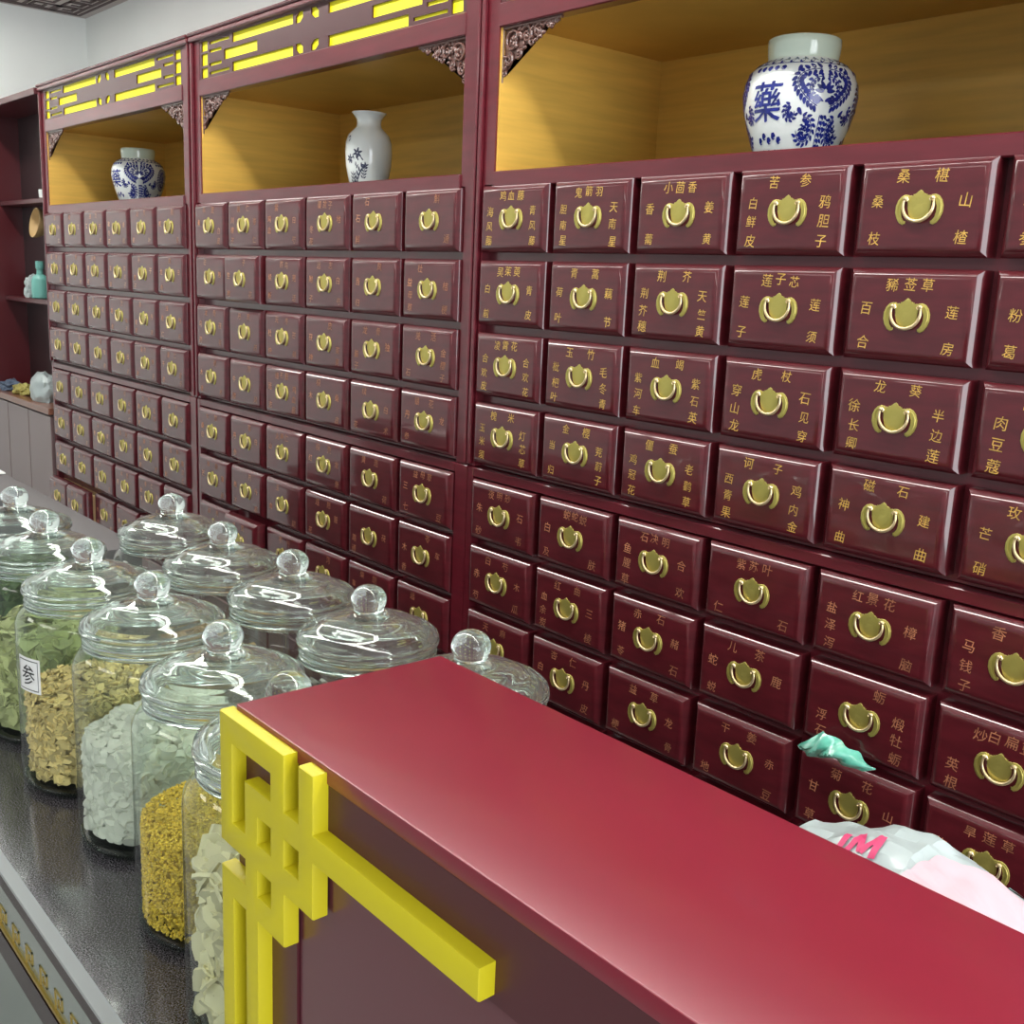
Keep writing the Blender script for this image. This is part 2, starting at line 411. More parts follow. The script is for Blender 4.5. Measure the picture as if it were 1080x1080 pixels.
X0, X1 = -.1062, 1.1142            # one cabinet, local to its first column of pulls
OX0, OX1 = -.062, 1.062            # the open shelf
ZT = Z0+.485; ZF = Z0+.078; ZH = Z0+.328
def cabinet(cab, label):
    root = empty('medicine_cabinet', (OFF[cab], 0, 0), label, 'cabinet', 'row of maroon drawer cabinets')
    bm = bmesh.new()
    zl = Z0-.462
    box(bm, X0+.0012, X1-.0012, .026, .455, zl, ZF)
    for x0, x1 in ((X0+.0012, -.0885), (1.0745, X1-.0012)): box(bm, x0, x1, .0085, .0255, zl, ZF)
    box(bm, -.0885, 1.0745, .0085, .0255, ROWZ[0]+DH/2+.003, ZF)                     # upper block of drawers
    box(bm, X0+.0006, X1-.0006, .026, .455, .09, zl-.002)
    for x0, x1 in ((X0+.0006, -.0885), (1.0745, X1-.0006)): box(bm, x0, x1, .0055, .0255, .09, zl-.002, .0015)
    box(bm, -.0885, 1.0745, .0055, .0255, ROWZ[4]+DH/2+.003, zl-.002, .0015); box(bm, -.0885, 1.0745, .0085, .0255, .09, ROWZ[7]-DH/2-.004)                # lower block, a hair proud
    box(bm, X0+.02, X1-.02, .05, .45, 0, .09)                          # plinth
    for x0, x1 in ((X0+.0012, OX0), (OX1, X1-.0012)): box(bm, x0, x1, .0085, .455, ZF, ZT-.022)
    box(bm, OX0, OX1, .435, .455, ZF, ZT-.022)
    box(bm, OX0, OX1, .006, .034, ZH, ZH+.04, .002)                   # header rail
    box(bm, OX0, OX1, .034, .436, ZH+.012, ZH+.03)                     # shelf roof
    box(bm, OX0, OX1, .004, .034, ZF-.022, ZF+.006, .002)             # rail under the shelf
    box(bm, X0, X1, -.003, .455, ZT-.021, ZT-.008, .003); box(bm, X0, X1, -.007, .455, ZT-.008, ZT, .003)
    for x in (X0+.002, X1-.012): box(bm, x, x+.010, .000, .0085, zl+.004, ZT-.022, .002)   # stile beads
    finish(bm, 'carcass', M['frame'], root)
    bm = bmesh.new()                                                  # plinth doors under the drawers
    for k in range(3):
        w = (X1-X0-.06)/3; x = X0+.03+k*w
        box(bm, x+.004, x+w-.004, -.002, .0085, .12, ROWZ[7]-.075, .003)
    finish(bm, 'lower_panel', M['drawer'], root)
    bm = bmesh.new(); t = .004
    box(bm, OX0, OX1, .431, .435, ZF, ZH+.012); box(bm, OX0, OX0+t, .012, .431, ZF, ZH+.012); box(bm, OX1-t, OX1, .012, .431, ZF, ZH+.012)
    box(bm, OX0+t, OX1-t, .034, .431, ZF-.004, ZF); box(bm, OX0+t, OX1-t, .034, .431, ZH+.008, ZH+.012)
    tag(finish(bm, 'shelf_lining', M['gold_wood'], root), 'golden veneer lining of the open shelf')
    # fretwork: yellow ground behind a dark pierced lattice
    z0, z1 = ZH+.04, ZT-.021
    bm = bmesh.new(); box(bm, OX0, OX1, .0135, .030, z0, z1); tag(finish(bm, 'fret_ground', M['yellowp'], root), 'bright yellow panel behind the lattice')
    H = z1-z0; W = OX1-OX0
    holes = []
    def hole(a, b, c, d): holes.append((OX0+a*W, OX0+b*W, z0+c*H, z0+d*H))
    for a, b in ((.165,.432),(.568,.835)):
        hole(a, b, .02, .25); hole(a, b, .72, .95)
    hole(.125,.28,.36,.61); hole(.72,.875,.36,.61)
    for m_ in (0, 1):
        f = (lambda a, b: (a, b)) if not m_ else (lambda a, b: (1-b, 1-a))
        for a, b, c, d in ((.010,.042,.34,.64),(.052,.112,.29,.37),(.052,.112,.62,.70),(.052,.15,.08,.15),(.052,.15,.83,.90),(.010,.042,.03,.28),(.010,.042,.70,.95)):
            hole(*f(a, b), c, d)
    for a, b in ((.443,.472),(.503,.532)): hole(a, b, .03, .26); hole(a, b, .71, .95)
    xs = sorted({OX0, OX1, *[h[0] for h in holes], *[h[1] for h in holes]}); zs = sorted({z0, z1, *[h[2] for h in holes], *[h[3] for h in holes]})
    bm = bmesh.new(); vt = {}
    def solid(i, j):
        if not (0 <= i < len(xs)-1 and 0 <= j < len(zs)-1): return False
        x, z = (xs[i]+xs[i+1])/2, (zs[j]+zs[j+1])/2
        return not any(h[0] < x < h[1] and h[2] < z < h[3] for h in holes)
    cell_solid(bm, xs, zs, solid, .0095, .0130)
    for h in holes:                                                   # wedges that turn the small square holes into slanting ones
        if h[1]-h[0] < .034 and h[3]-h[2] < .03:
            up = (h[2] > (z0+z1)/2) != ((h[0] > (OX0+OX1)/2) ^ (.4 < (h[0]-OX0)/W < .6))
            a, b, c, d = h; k = .42
            if up: prism(bm, [(a,c),(a+(b-a)*k,c),(a,c+(d-c)*k)], .0098, .0128); prism(bm, [(b,d),(b-(b-a)*k,d),(b,d-(d-c)*k)], .0098, .0128)
            else: prism(bm, [(b,c),(b,c+(d-c)*k),(b-(b-a)*k,c)], .0098, .0128); prism(bm, [(a,d),(a,d-(d-c)*k),(a+(b-a)*k,d)], .0098, .0128)
    finish(bm, 'fret_lattice', M['lattice'], root)
    for s, x in ((1, OX0), (-1, OX1)):
        finish(bracket_mesh(s), 'corner_bracket', M['carved'], root, (x, .012, ZH), ang=50)
    build_drawers(root, cab)
    return root

def cell_solid(bm, xs, zs, solid, y0, y1):
    V = {}
    def v(i, j, y):
        if (i, j, y) not in V: V[(i, j, y)] = bm.verts.new((xs[i], y, zs[j]))
        return V[(i, j, y)]
    for i in range(len(xs)-1):
        for j in range(len(zs)-1):
            if not solid(i, j): continue
            bm.faces.new((v(i,j,y0), v(i+1,j,y0), v(i+1,j+1,y0), v(i,j+1,y0)))
            bm.faces.new((v(i,j,y1), v(i,j+1,y1), v(i+1,j+1,y1), v(i+1,j,y1)))
            if not solid(i-1,j): bm.faces.new((v(i,j,y0), v(i,j+1,y0), v(i,j+1,y1), v(i,j,y1)))
            if not solid(i+1,j): bm.faces.new((v(i+1,j,y0), v(i+1,j,y1), v(i+1,j+1,y1), v(i+1,j+1,y0)))
            if not solid(i,j-1): bm.faces.new((v(i,j,y0), v(i,j,y1), v(i+1,j,y1), v(i+1,j,y0)))
            if not solid(i,j+1): bm.faces.new((v(i,j+1,y0), v(i+1,j+1,y0), v(i+1,j+1,y1), v(i,j+1,y1)))

cabinet(0, 'maroon herb cabinet of small brass-handled drawers, the one next to the dark red shelving')
cabinet(1, 'middle maroon herb drawer cabinet, slim white vase on its open golden shelf')
cabinet(2, 'nearest maroon herb drawer cabinet, gilt characters clear, large blue-and-white jar on its shelf')

# ------------------------------------------------------------------ porcelain
def rad_at(prof, z):
    for (r0, z0), (r1, z1) in zip(prof, prof[1:]):
        if z0 <= z <= z1 and z1 > z0: return r0+(r1-r0)*(z-z0)/(z1-z0)
    return prof[-1][0]
def wrap(bm, prof, off=.0007):
    """bend a flat drawing (x = arc length, z = height, y ignored, x=0 faces +x) round a turned body"""
    for _ in range(3):
        bmesh.ops.triangulate(bm, faces=bm.faces[:])
        ed = [e for e in bm.edges if e.calc_length() > .008]
        if not ed: break
        bmesh.ops.subdivide_edges(bm, edges=ed, cuts=1)
    rm = max(r for r, z in prof)
    for v in bm.verts:
        r = rad_at(prof, v.co.z); a = v.co.x/rm
        v.co = Vector(((r+off)*math.cos(a), (r+off)*math.sin(a), v.co.z))
def leaf(bm, x, z, a, l, w, n=6):
    c, s = math.cos(a), math.sin(a); pts = []
    for k in range(2*n):
        t = 2*PI*k/(2*n); u, q = l/2*math.cos(t), w/2*math.sin(t)*(1-.35*math.cos(t)); pts.append((x+u*c-q*s, z+u*s+q*c))
    bm.faces.new([bm.verts.new((px, 0, pz)) for px, pz in pts])
def leaf_chain(bm, pts, l, w, both=True, stem=.0016):
    for i in range(len(pts)-1):
        (x0, z0), (x1, z1) = pts[i], pts[i+1]; a = math.atan2(z1-z0, x1-x0)
        leaf(bm, (x0+x1)/2, (z0+z1)/2, a, math.hypot(x1-x0, z1-z0)*1.3, stem)
        leaf(bm, x0+.6*l*math.cos(a+1.1), z0+.6*l*math.sin(a+1.1), a+.8, l, w)
        if both: leaf(bm, x0+.6*l*math.cos(a-1.1), z0+.6*l*math.sin(a-1.1), a-.8, l, w)
def ring_pts(cx, cz, rx, rz, a0, a1, n): return [(cx+rx*math.cos(a0+(a1-a0)*k/n), cz+rz*math.sin(a0+(a1-a0)*k/n)) for k in range(n+1)]

JAR_PROF = [(.050,0),(.056,.004),(.066,.03),(.076,.06),(.083,.085),(.0855,.105),(.084,.122),(.078,.138),(.067,.149),(.056,.154),(.053,.157)]
def ginger_jar(loc, rz, label):
    root = empty('ginger_jar', loc, label, 'jar', 'blue-and-white jars', rz)
    bm = bmesh.new(); lathe(bm, JAR_PROF, 56, cap0=True); finish(bm, 'body', M['porc'], root, ang=60)
    bm = bmesh.new(); lathe(bm, [(.053,.157),(.0525,.160),(.0535,.166),(.0545,.178),(.0545,.187),(.052,.189),(.049,.187),(.048,.165),(.047,.158)], 48, closed=True); finish(bm, 'neck', M['neckglaze'], root, ang=60)
    bm = bmesh.new(); rm = .0855
    def put(cx):
        # lotus heart in a leafy double-lobed ring
        for s in (-1, 1):
            leaf_chain(bm, [(cx+s*(.006+.033*math.sin(t)+.007*math.sin(2*t)), .108+.027*math.cos(t)*(1 if math.cos(t) > 0 else .95)) for t in [k*.21 for k in range(15)]], .010, .0055)
            leaf_chain(bm, [(cx+s*(.004+.020*math.sin(t)), .107+.017*math.cos(t)) for t in [k*.42 for k in range(8)]], .007, .0045)
            for t in range(1, 4): leaf(bm, cx+s*.009*math.sin(t*.5), .103+.010*math.cos(t*.5), PI/2-s*t*.5, .014, .006)
            leaf(bm, cx+s*.008, .093, s*.5, .016, .005)
            leaf_chain(bm, ring_pts(cx+s*.026, .050, .013, .017, PI/2+.2, PI/2+s*4.6, 11), .0085, .0045)
            leaf_chain(bm, ring_pts(cx+s*.026, .049, .005, .007, 0, 5.5, 6), .005, .003)
            leaf_chain(bm, [(cx+s*.003, .07-.008*k) for k in range(8)], .008, .0045, False)
            leaf_chain(bm, ring_pts(cx+s*.050, .074, .007, .009, PI/2, PI/2-s*4.8, 8), .007, .004); leaf(bm, cx+s*.035, .075, s*1.0, .012, .006); leaf(bm, cx+s*.040, .135, s*2.0, .011, .006)
    for k in range(3):
        c = (k*2*PI/3)*rm
        put(c)
        q = c + PI/3*rm
        vs, fs = CH['藥']
        if k == 2:
            for dx, dz in ((0,0),(.0011,.0004),(-.0008,-.0006)):
                vv = [bm.verts.new((q+(x+.1*y)*.054+dx, 0, .090+y*.060+dz)) for x, y in vs]
                for f in fs: bm.faces.new([vv[i] for i in f])
        else:
            leaf_chain(bm, ring_pts(q, .092, .02, .028, 0, 6.2, 22), .010, .005); leaf_chain(bm, ring_pts(q, .092, .008, .012, 0, 6.2, 9), .008, .005)
        for j in range(5):
            leaf_chain(bm, ring_pts(q-.02+.01*j, .036+.006*(j % 2), .004, .005, 0, 5.5, 5), .006, .004, False)
            leaf_chain(bm, ring_pts(q-.024+.012*j, .137, .004, .0035, 0, 5.2, 5), .006, .0035, False)
    n = 30
    for k in range(n):
        c = k*2*PI/n*rm; leaf(bm, c, .149, .5, .014, .005); leaf(bm, c+.006, .152, -.6, .010, .004)
    leaf_chain(bm, [(k*2*PI/40*rm, .1445) for k in range(41)], .001, .001, False, .0012)
    leaf_chain(bm, [(k*2*PI/40*rm, .018) for k in range(41)], .006, .004, True, .0014)
    wrap(bm, JAR_PROF); tag(finish(bm, 'painting', M['cobalt'], root), 'cobalt blue leaf scrolls')
    return root
g = ginger_jar((.462, .18, ZF), math.radians(-30), 'large blue-and-white jar with a medicine character on the nearest open shelf')
g2 = copy_tree(g); g2.location = (-2.135, .18, ZF); g2.rotation_euler.z = math.radians(-20)
tag(g2, 'blue-and-white jar on the open shelf farthest away, next to the dark red shelving')

VP = [(.034,0),(.036,.004),(.046,.03),(.0535,.065),(.0555,.095),(.054,.118),(.048,.135),(.036,.147),(.030,.153),(.028,.160),(.029,.170),(.035,.179),(.040,.184)]
v = empty('vase', (-.742, .18, ZF), 'slim white vase with an ink plant painting on the middle open shelf', 'vase', rz=math.radians(-60))
bm = bmesh.new(); lathe(bm, VP+[(.0405,.1855),(.038,.185),(.033,.178),(.027,.168),(.026,.158)], 48, cap0=True); finish(bm, 'body', M['porc'], v, ang=60)
bm = bmesh.new(); rd = random.Random(5)
def flower(x, z, r, n=6):
    for k in range(n): leaf(bm, x+r*.6*math.cos(6.283*k/n+.3), z+r*.6*math.sin(6.283*k/n+.3), 6.283*k/n+.3, r, r*.42)
leaf_chain(bm, [(-.010+.0006*k*k, .006+.0085*k) for k in range(8)], .012, .004, False, .004)
leaf_chain(bm, [(-.022+.001*k, .01+.008*k) for k in range(6)], .010, .003, True, .0016)
leaf_chain(bm, [(.012+.0016*k, .035+.007*k) for k in range(5)], .008, .003, True, .0014)
flower(-.001, .090, .012); flower(-.024, .078, .010); flower(.018, .062, .008, 5)
for k in range(7): leaf(bm, rd.uniform(-.022,.012), rd.uniform(.060,.084), rd.uniform(.6,2.4), .011, .003)
leaf(bm, -.030, .128, .3, .007, .005); leaf(bm, -.027, .120, 1.2, .008, .003)
wrap(bm, VP); finish(bm, 'painting', M['ink'], v)

# ------------------------------------------------------------------ counter with the jars
CZ = Z0-.76
ct = empty('display_counter', (-.37, -.76, 0), 'black granite topped counter with gold key band carrying the glass jars', 'counter')
def cl(bm): bmesh.ops.translate(bm, verts=bm.verts[:], vec=(.37, .76, 0)); return bm
CX0, CX1, CY0, CY1 = -1.75, .862, -.993, -.53
bm = bmesh.new(); box(bm, CX0, CX1, CY0+.012, CY1, CZ-.03, CZ); finish(cl(bm), 'countertop', M['granite'], ct)
bm = bmesh.new()
q = [(CY0+.012, CZ), (CY0, CZ-.004), (CY0, CZ-.008), (CY0+.012, CZ-.008)]
a = [bm.verts.new((CX0, y, z)) for y, z in q]; b = [bm.verts.new((CX1, y, z)) for y, z in q]
for i in range(4): bm.faces.new((a[i], a[(i+1) % 4], b[(i+1) % 4], b[i]))
bm.faces.new(a[::-1]); bm.faces.new(b)
tag(finish(cl(bm), 'glint_edge', M['edge'], ct), 'polished front edge, reflected light painted pale')
bm = bmesh.new(); box(bm, CX0, CX1, CY0+.001, CY0+.02, CZ-.025, CZ-.008); box(bm, CX0, CX1, CY0, CY0+.02, CZ-.115, CZ-.085); finish(cl(bm), 'dark_rail', M['rail'], ct)
bm = bmesh.new(); box(bm, CX0, CX1, CY0+.004, CY0+.02, CZ-.085, CZ-.025); finish(cl(bm), 'glass_band', M['greyglass'], ct)
bm = bmesh.new(); box(bm, CX0, CX1, CY0+.001, CY0+.004, CZ-.0830, CZ-.0790)
x = CX0+.01; yy0, yy1 = CY0+.003, CY0+.004
while x < CX1-.04:
    for x0, x1, z0, z1 in ((0,.0022,-.0785,-.056),(0,.022,-.058,-.056),(.0198,.022,-.072,-.056),(.009,.022,-.072,-.070),(.009,.0112,-.072,-.064)):
        box(bm, x+x0, x+x1, yy0, yy1, CZ+z0, CZ+z1)
    x += .046
finish(cl(bm), 'gold_key_band', M['gold'], ct)
bm = bmesh.new(); box(bm, CX0, CX1, CY0+.006, CY0+.016, .08, CZ-.115); finish(cl(bm), 'glass_front', M['greyglass'], ct)
bm = bmesh.new(); box(bm, CX0, CX1, CY0+.02, CY1, .0, CZ-.03); finish(cl(bm), 'body', M['darkwine'], ct)

# ------------------------------------------------------------------ glass jars
RB, JH = .0885, .310
def make_jar():
    root = empty('glass_jar', (0,0,0), 'x', 'jar', 'glass jars of dried herbs')
    bm = bmesh.new()
    prof = [(.0,.0005),(.078,.0005),(.084,.002),(RB,.008),(RB,.02),(RB,.207),(RB-.001,.214),(RB-.005,.222),(RB-.011,.2275),(.0745,.230)]
    lathe(bm, prof, 64); finish(bm, 'jar_body', M['thin'], root, ang=60)
    bm = bmesh.new(); lathe(bm, [(.0735,.2302),(.0765,.2312),(.0775,.2330),(.0765,.2348),(.0740,.2356),(.0740,.2372),(.0765,.2380),(.0775,.2398),(.0765,.2416),(.0740,.2424),(.0740,.2440),(.0755,.2450),(.0755,.2472),(.0735,.2477),(.0695,.2475),(.0690,.2305)], 64, closed=True); finish(bm, 'jar_neck', M['lid'], root, ang=60)
    bm = bmesh.new(); lathe(bm, [(0,.001),(.077,.001),(.0835,.003),(.0868,.009),(.084,.011),(.07,.008),(0,.007)], 48); finish(bm, 'jar_base', M['base_glass'], root, ang=60)
    bm = bmesh.new()
    # domed lid: outer skin then inner skin, one closed shell
    out = [(.0725,.2478),(.0785,.2484),(.0800,.2508),(.0795,.2530),(.0780,.2545),(.0790,.2560),(.0780,.2585),(.0735,.2620),(.0640,.2655),(.0570,.2680),(.0535,.2715),(.0440,.2750),(.0320,.2780),(.0220,.2800),(.0175,.2815),(.0155,.2830),(0,.2836)]
    inn = [(0,.2740),(.0220,.2735),(.0400,.2695),(.0490,.2660),(.0560,.2620),(.0640,.2585),(.0690,.2555),(.0700,.2480)]
    lathe(bm, out+inn, 64, closed=False)
    r0 = [v for v in bm.verts]
    # close the seam under the rim
    n = 64
    first = r0[:n]; last = r0[-n:]
    for k in range(n): bm.faces.new((first[k], first[(k+1) % n], last[(k+1) % n], last[k]))
    lid = finish(bm, 'lid', M['lid'], root, ang=60)
    bm = bmesh.new(); kp = [(0,.2838),(.0168,.2840),(.0166,.2858)]
    for k in range(1, 15):
        a = -PI/2+.85+(PI-.85)*k/14; kp.append((.0200*math.cos(a) if k < 14 else 0, .2970+.0165*math.sin(a)))
    lathe(bm, kp, 36); finish(bm, 'knob', M['knob'], lid, ang=80)
    return root

def rnd_rot(rd, tilt=None):
    return Matrix.Rotation(rd.uniform(0,6.28), 4, 'Z') @ Matrix.Rotation(rd.uniform(0, 3.14) if tilt is None else rd.gauss(0, tilt), 4, 'X') @ Matrix.Rotation(rd.uniform(0,6.28), 4, 'Z')
def piece(kind, rd, size):
    t = bmesh.new(); s = size*rd.uniform(.7,1.25)
    if kind == 'granule':
        bmesh.ops.create_icosphere(t, subdivisions=1, radius=.5)
        for v in t.verts: v.co = Vector((v.co.x*s*rd.uniform(.8,1.2), v.co.y*s*.8, v.co.z*s*.8))
    elif kind in ('flake', 'slice', 'disc', 'leaf'):
        n = {'flake':6,'slice':9,'disc':12,'leaf':6}[kind]; th = {'flake':.16,'slice':.10,'disc':.5,'leaf':.06}[kind]*s
        irr = {'flake':.3,'slice':.22,'disc':.06,'leaf':.3}[kind]; bend = {'flake':.5,'slice':.35,'disc':.05,'leaf':.9}[kind]
        el = .6 if kind == 'leaf' else .88; rr = [1+rd.uniform(-irr, irr) for _ in range(n)]
        up = []; dn = []
        for k in range(n):
            a = 2*PI*k/n; x = .5*s*rr[k]*math.cos(a); y = .5*s*rr[k]*math.sin(a)*el; z = bend*(x*x-.4*y*y)/s
            up.append(t.verts.new((x, y, z+th/2))); dn.append(t.verts.new((x, y, z-th/2)))
        cu, cd = t.verts.new((0,0,th/2*.8)), t.verts.new((0,0,-th/2*.8))
        for k in range(n):
            j = (k+1) % n
            t.faces.new((up[k], up[j], cu)); t.faces.new((dn[j], dn[k], cd)); t.faces.new((up[j], up[k], dn[k], dn[j]))
    else:
        bmesh.ops.create_cube(t, size=1)
        for v in t.verts: v.co = Vector((v.co.x*s*1.2*rd.uniform(.8,1.2), v.co.y*s*.6*rd.uniform(.7,1.3), v.co.z*s*.45*rd.uniform(.7,1.3)))
    return t
def pile(name, m, h, kind, size, n_side, n_top, loc, label, seed, mound=.006):
    rd = random.Random(seed); bm = bmesh.new(); R = RB-.0055
    zb = .0125
    lathe(bm, [(0,zb+.002),(R*.84,zb+.002),(R*.84,h-.012),(R*.6,h-.006),(0,h-.004+mound*.5)], 28)
    m_ = min(size*.5, .012)
    for _ in range(n_side):
        a = rd.uniform(0,2*PI); z = rd.uniform(zb+m_*.9, h); r = R-m_*rd.uniform(.85,1.4)
        rot = Matrix.Rotation(a, 4, 'Z') @ Matrix.Rotation(PI/2, 4, 'Y') @ rnd_rot(rd, .5) if kind != 'granule' else rnd_rot(rd)
        t = piece(kind, rd, size)
        merge(bm, t, Matrix.Translation((r*math.cos(a), r*math.sin(a), z)) @ rot)
    for _ in range(n_top):
        q = math.sqrt(rd.random()); a = rd.uniform(0,2*PI); r = (R-m_*1.1)*q
        t = piece(kind, rd, size)
        merge(bm, t, Matrix.Translation((r*math.cos(a), r*math.sin(a), h+mound*(1-q*q)*.9+rd.uniform(-.3,.35)*m_)) @ rnd_rot(rd, .55))
    for v_ in bm.verts:                                     # nothing pokes through the glass
        q = math.hypot(v_.co.x, v_.co.y)
        if q > R: v_.co.x *= R/q; v_.co.y *= R/q
        if v_.co.z < zb: v_.co.z = zb
    o = finish(bm, name, m, None, loc, ang=40)
    return tag(o, label, 'herbs', kind='stuff')

jar0 = make_jar()
FRONT = [(-.19,-.805), (-.006,-.819), (.180,-.825), (.367,-.819), (.571,-.832), (.753,-.860)]
BACK = [(-.032,-.625), (.178,-.643), (.361,-.638), (.542,-.644), (.728,-.646)]
FL = ['clear lidded jar in the front row farthest away, at the frame edge',
      'clear lidded jar of pale green slices in the front row, before the labelled one',
      'clear lidded jar of tan flakes with a small square paper label',
      'clear lidded jar of white root pieces between tan flakes and yellow granules',
      'clear lidded jar of bright yellow granules at the counter front',
      'clear lidded jar of pale petals half hidden by the yellow fretwork']
BL = ['clear lidded jar in the back row farthest from the red desk, beside the grey box',
      'clear lidded jar second in the back row counting from the grey box',
      'clear lidded jar in the middle of the back row near the drawers',
      'clear lidded jar in the back row nearest the red desk top edge',
      'clear lidded jar behind the red desk corner, only knob and lid showing']
first = True
for pts, labs in ((FRONT, FL), (BACK, BL)):
    for (x, y), lb in zip(pts, labs):
        j = jar0 if first else copy_tree(jar0); first = False
        j.location = (x, y, CZ+.0005); j.rotation_euler.z = R_.uniform(0, 6); tag(j, lb)
        if 'half hidden' in lb: j.scale.z = 1.032      # this jar is a touch taller
        if 'paper label' in lb:
            j.rotation_euler.z = 0
            bm = bmesh.new(); n = 8; a0 = math.radians(-74); wd = .042; hh = .044; zc = .158
            rr = RB+.0006; g_ = [[bm.verts.new((rr*math.cos(a0+(k/n-.5)*wd/rr), rr*math.sin(a0+(k/n-.5)*wd/rr), zc+s*hh/2)) for k in range(n+1)] for s in (-1, 1)]
            for k in range(n): bm.faces.new((g_[0][k], g_[0][k+1], g_[1][k+1], g_[1][k]))
            lab = finish(bm, 'paper_label', M['paper'], j)
            bm = bmesh.new(); vs, fs = CH['参']
            vv = [bm.verts.new((x_*.026, 0, zc+y_*.028)) for x_, y_ in vs]
            for f in fs: bm.faces.new([vv[i] for i in f])
            for x0, x1, z0, z1 in ((-.018,.018,-.019,-.018),(-.018,.018,.018,.019),(-.018,-.0172,-.019,.019),(.0172,.018,-.019,.019)):
                bm.faces.new([bm.verts.new((xx, 0, zc+zz)) for xx, zz in ((x0,z0),(x1,z0),(x1,z1),(x0,z1))])
            for _ in range(2): bmesh.ops.subdivide_edges(bm, edges=[e for e in bm.edges if e.calc_length() > .008], cuts=2)
            for w in bm.verts:
                a = a0+w.co.x/rr; w.co = Vector(((rr+.0006)*math.cos(a), (rr+.0006)*math.sin(a), w.co.z))
            finish(bm, 'label_character', M['black'], lab)
zz = CZ+.0005
def at(p): return (p[0], p[1], zz)
pile('dried_leaves', M['c_green'], .165, 'leaf', .024, 800, 160, at(FRONT[0]), 'green dried leaves in the farthest front jar', 1)
pile('green_slices', M['c_disc'], .150, 'slice', .027, 700, 120, at(FRONT[1]), 'pale green dried slices in the jar before the labelled one', 2)
pile('tan_flakes', M['c_tan'], .120, 'flake', .013, 1500, 420, at(FRONT[2]), 'tan curled flakes filling half of the labelled jar', 3)
pile('white_root_pieces', M['c_white'], .122, 'disc', .0165, 950, 240, at(FRONT[3]), 'chalky white root pieces in a glass jar', 4)
pile('yellow_granules', M['c_yellow'], .112, 'granule', .0040, 6500, 3200, at(FRONT[4]), 'bright yellow granules heaped in a glass jar', 5)
pile('petal_slices', M['c_pale'], .150, 'slice', .028, 600, 110, at(FRONT[5]), 'pale petal-like slices in the jar behind the yellow fretwork', 6)
pile('dark_chips', M['c_dark'], .10, 'chip', .016, 800, 180, at(BACK[0]), 'dark dried chips in the back jar beside the grey box', 7)
pile('bark_chips', M['c_brown'], .105, 'chip', .018, 500, 160, at(BACK[1]), 'brown bark chips in the second back jar from the grey box', 8)
pile('grey_chips', M['c_dark'], .11, 'chip', .015, 800, 180, at(BACK[2]), 'grey dried chips in the middle back jar', 9)
pile('brown_chips', M['c_brown'], .10, 'chip', .016, 700, 160, at(BACK[3]), 'brown dried chips in the back jar nearest the desk top', 10)
pile('pale_chips', M['c_tan'], .11, 'chip', .016, 700, 160, at(BACK[4]), 'tan dried chips in the jar behind the desk corner', 11)

# grey carton on the counter behind the far jars, a paper on it
bm = bmesh.new(); box(bm, -1.45, -.19, -.70, -.61, CZ, CZ+.196, .004, 2)
tag(finish(bm, 'carton', M['graybox']), 'long flat-topped grey box on the counter behind the farthest jars', 'box')
bm = bmesh.new(); box(bm, -1.2, -.93, -.695, -.615, CZ+.197, CZ+.200)
tag(finish(bm, 'paper_stack', M['paper']), 'white papers lying on the long grey box', 'paper')

# ------------------------------------------------------------------ red desk with the yellow corner fretwork
DX0, DX1, DY0, DY1, DZ = .870, 2.05, -.966, -.792, Z0-.40
dk = empty('reception_desk', (1.45, -.88, 0), 'tall crimson topped reception desk with yellow corner fretwork in the foreground', 'desk')
def dl(bm): bmesh.ops.translate(bm, verts=bm.verts[:], vec=(-1.45, .88, 0)); return bm
bm = bmesh.new(); box(bm, DX0, DX1, DY0, DY1, DZ-.012, DZ, .0016, 2); finish(dl(bm), 'desk_top', M['desk_top'], dk)
bm = bmesh.new(); box(bm, DX0+.001, DX1-.001, DY0+.006, DY1-.001, 0, DZ-.012)
box(bm, DX0+.001, DX0+.082, DY0+.001, DY0+.006, 0, DZ-.012); box(bm, DX0+.082, DX1-.001, DY0+.001, DY0+.006, DZ-.066, DZ-.012); box(bm, DX0+.082, DX1-.001, DY0+.001, DY0+.006, 0, .1)
finish(dl(bm), 'desk_body', M['desk_body'], dk)
bm = bmesh.new(); box(bm, DX0+.083, DX1-.002, DY0+.003, DY0+.006, .1, DZ-.067); finish(dl(bm), 'front_panel', M['desk_panel'], dk)
bm = bmesh.new(); box(bm, DX0, DX1, DY1, -.42, CZ-.04, CZ); box(bm, DX0, DX0+.02, DY1, -.42, 0, CZ-.04); box(bm, DX1-.02, DX1, DY1, -.42, 0, CZ-.04)
finish(dl(bm), 'work_top', M['desk_body'], dk)
cells = {}
rows = {0:[0,1,2,3,4,6],1:[0,4,6],2:[0,2,3,4,5,6]+list(range(7,16)),3:[0,2,4,6],4:[0,1,2,3,4,5,6],5:[2,4],6:[0,1,2,3,4]}
for r in range(7, 19): rows[r] = [0,2]
fx, fz, cu, cw = .8652, DZ-.0035, .01775, .0191
S = {(c, r) for r, cs in rows.items() for c in cs}
xs = [fx+cu*k for k in range(18)]; zs = [fz-cw*k for k in range(21)]
bm = bmesh.new(); cell_solid(bm, xs, zs, lambda i, j: (i, j) in S, -.976, DY0+.001)
bmesh.ops.recalc_face_normals(bm, faces=bm.faces[:])
bmesh.ops.dissolve_limit(bm, angle_limit=.01, verts=bm.verts[:], edges=bm.edges[:])
ed = [e for e in bm.edges if len(e.link_faces) == 2 and e.calc_face_angle(0) > .5 and max(v.co.y for v in e.verts) < -.9755]
bmesh.ops.bevel(bm, geom=ed, offset=.0016, segments=2, profile=.5, affect='EDGES')
tag(finish(dl(bm), 'corner_fretwork', M['yellow'], dk), 'bright yellow square-scroll fretwork')

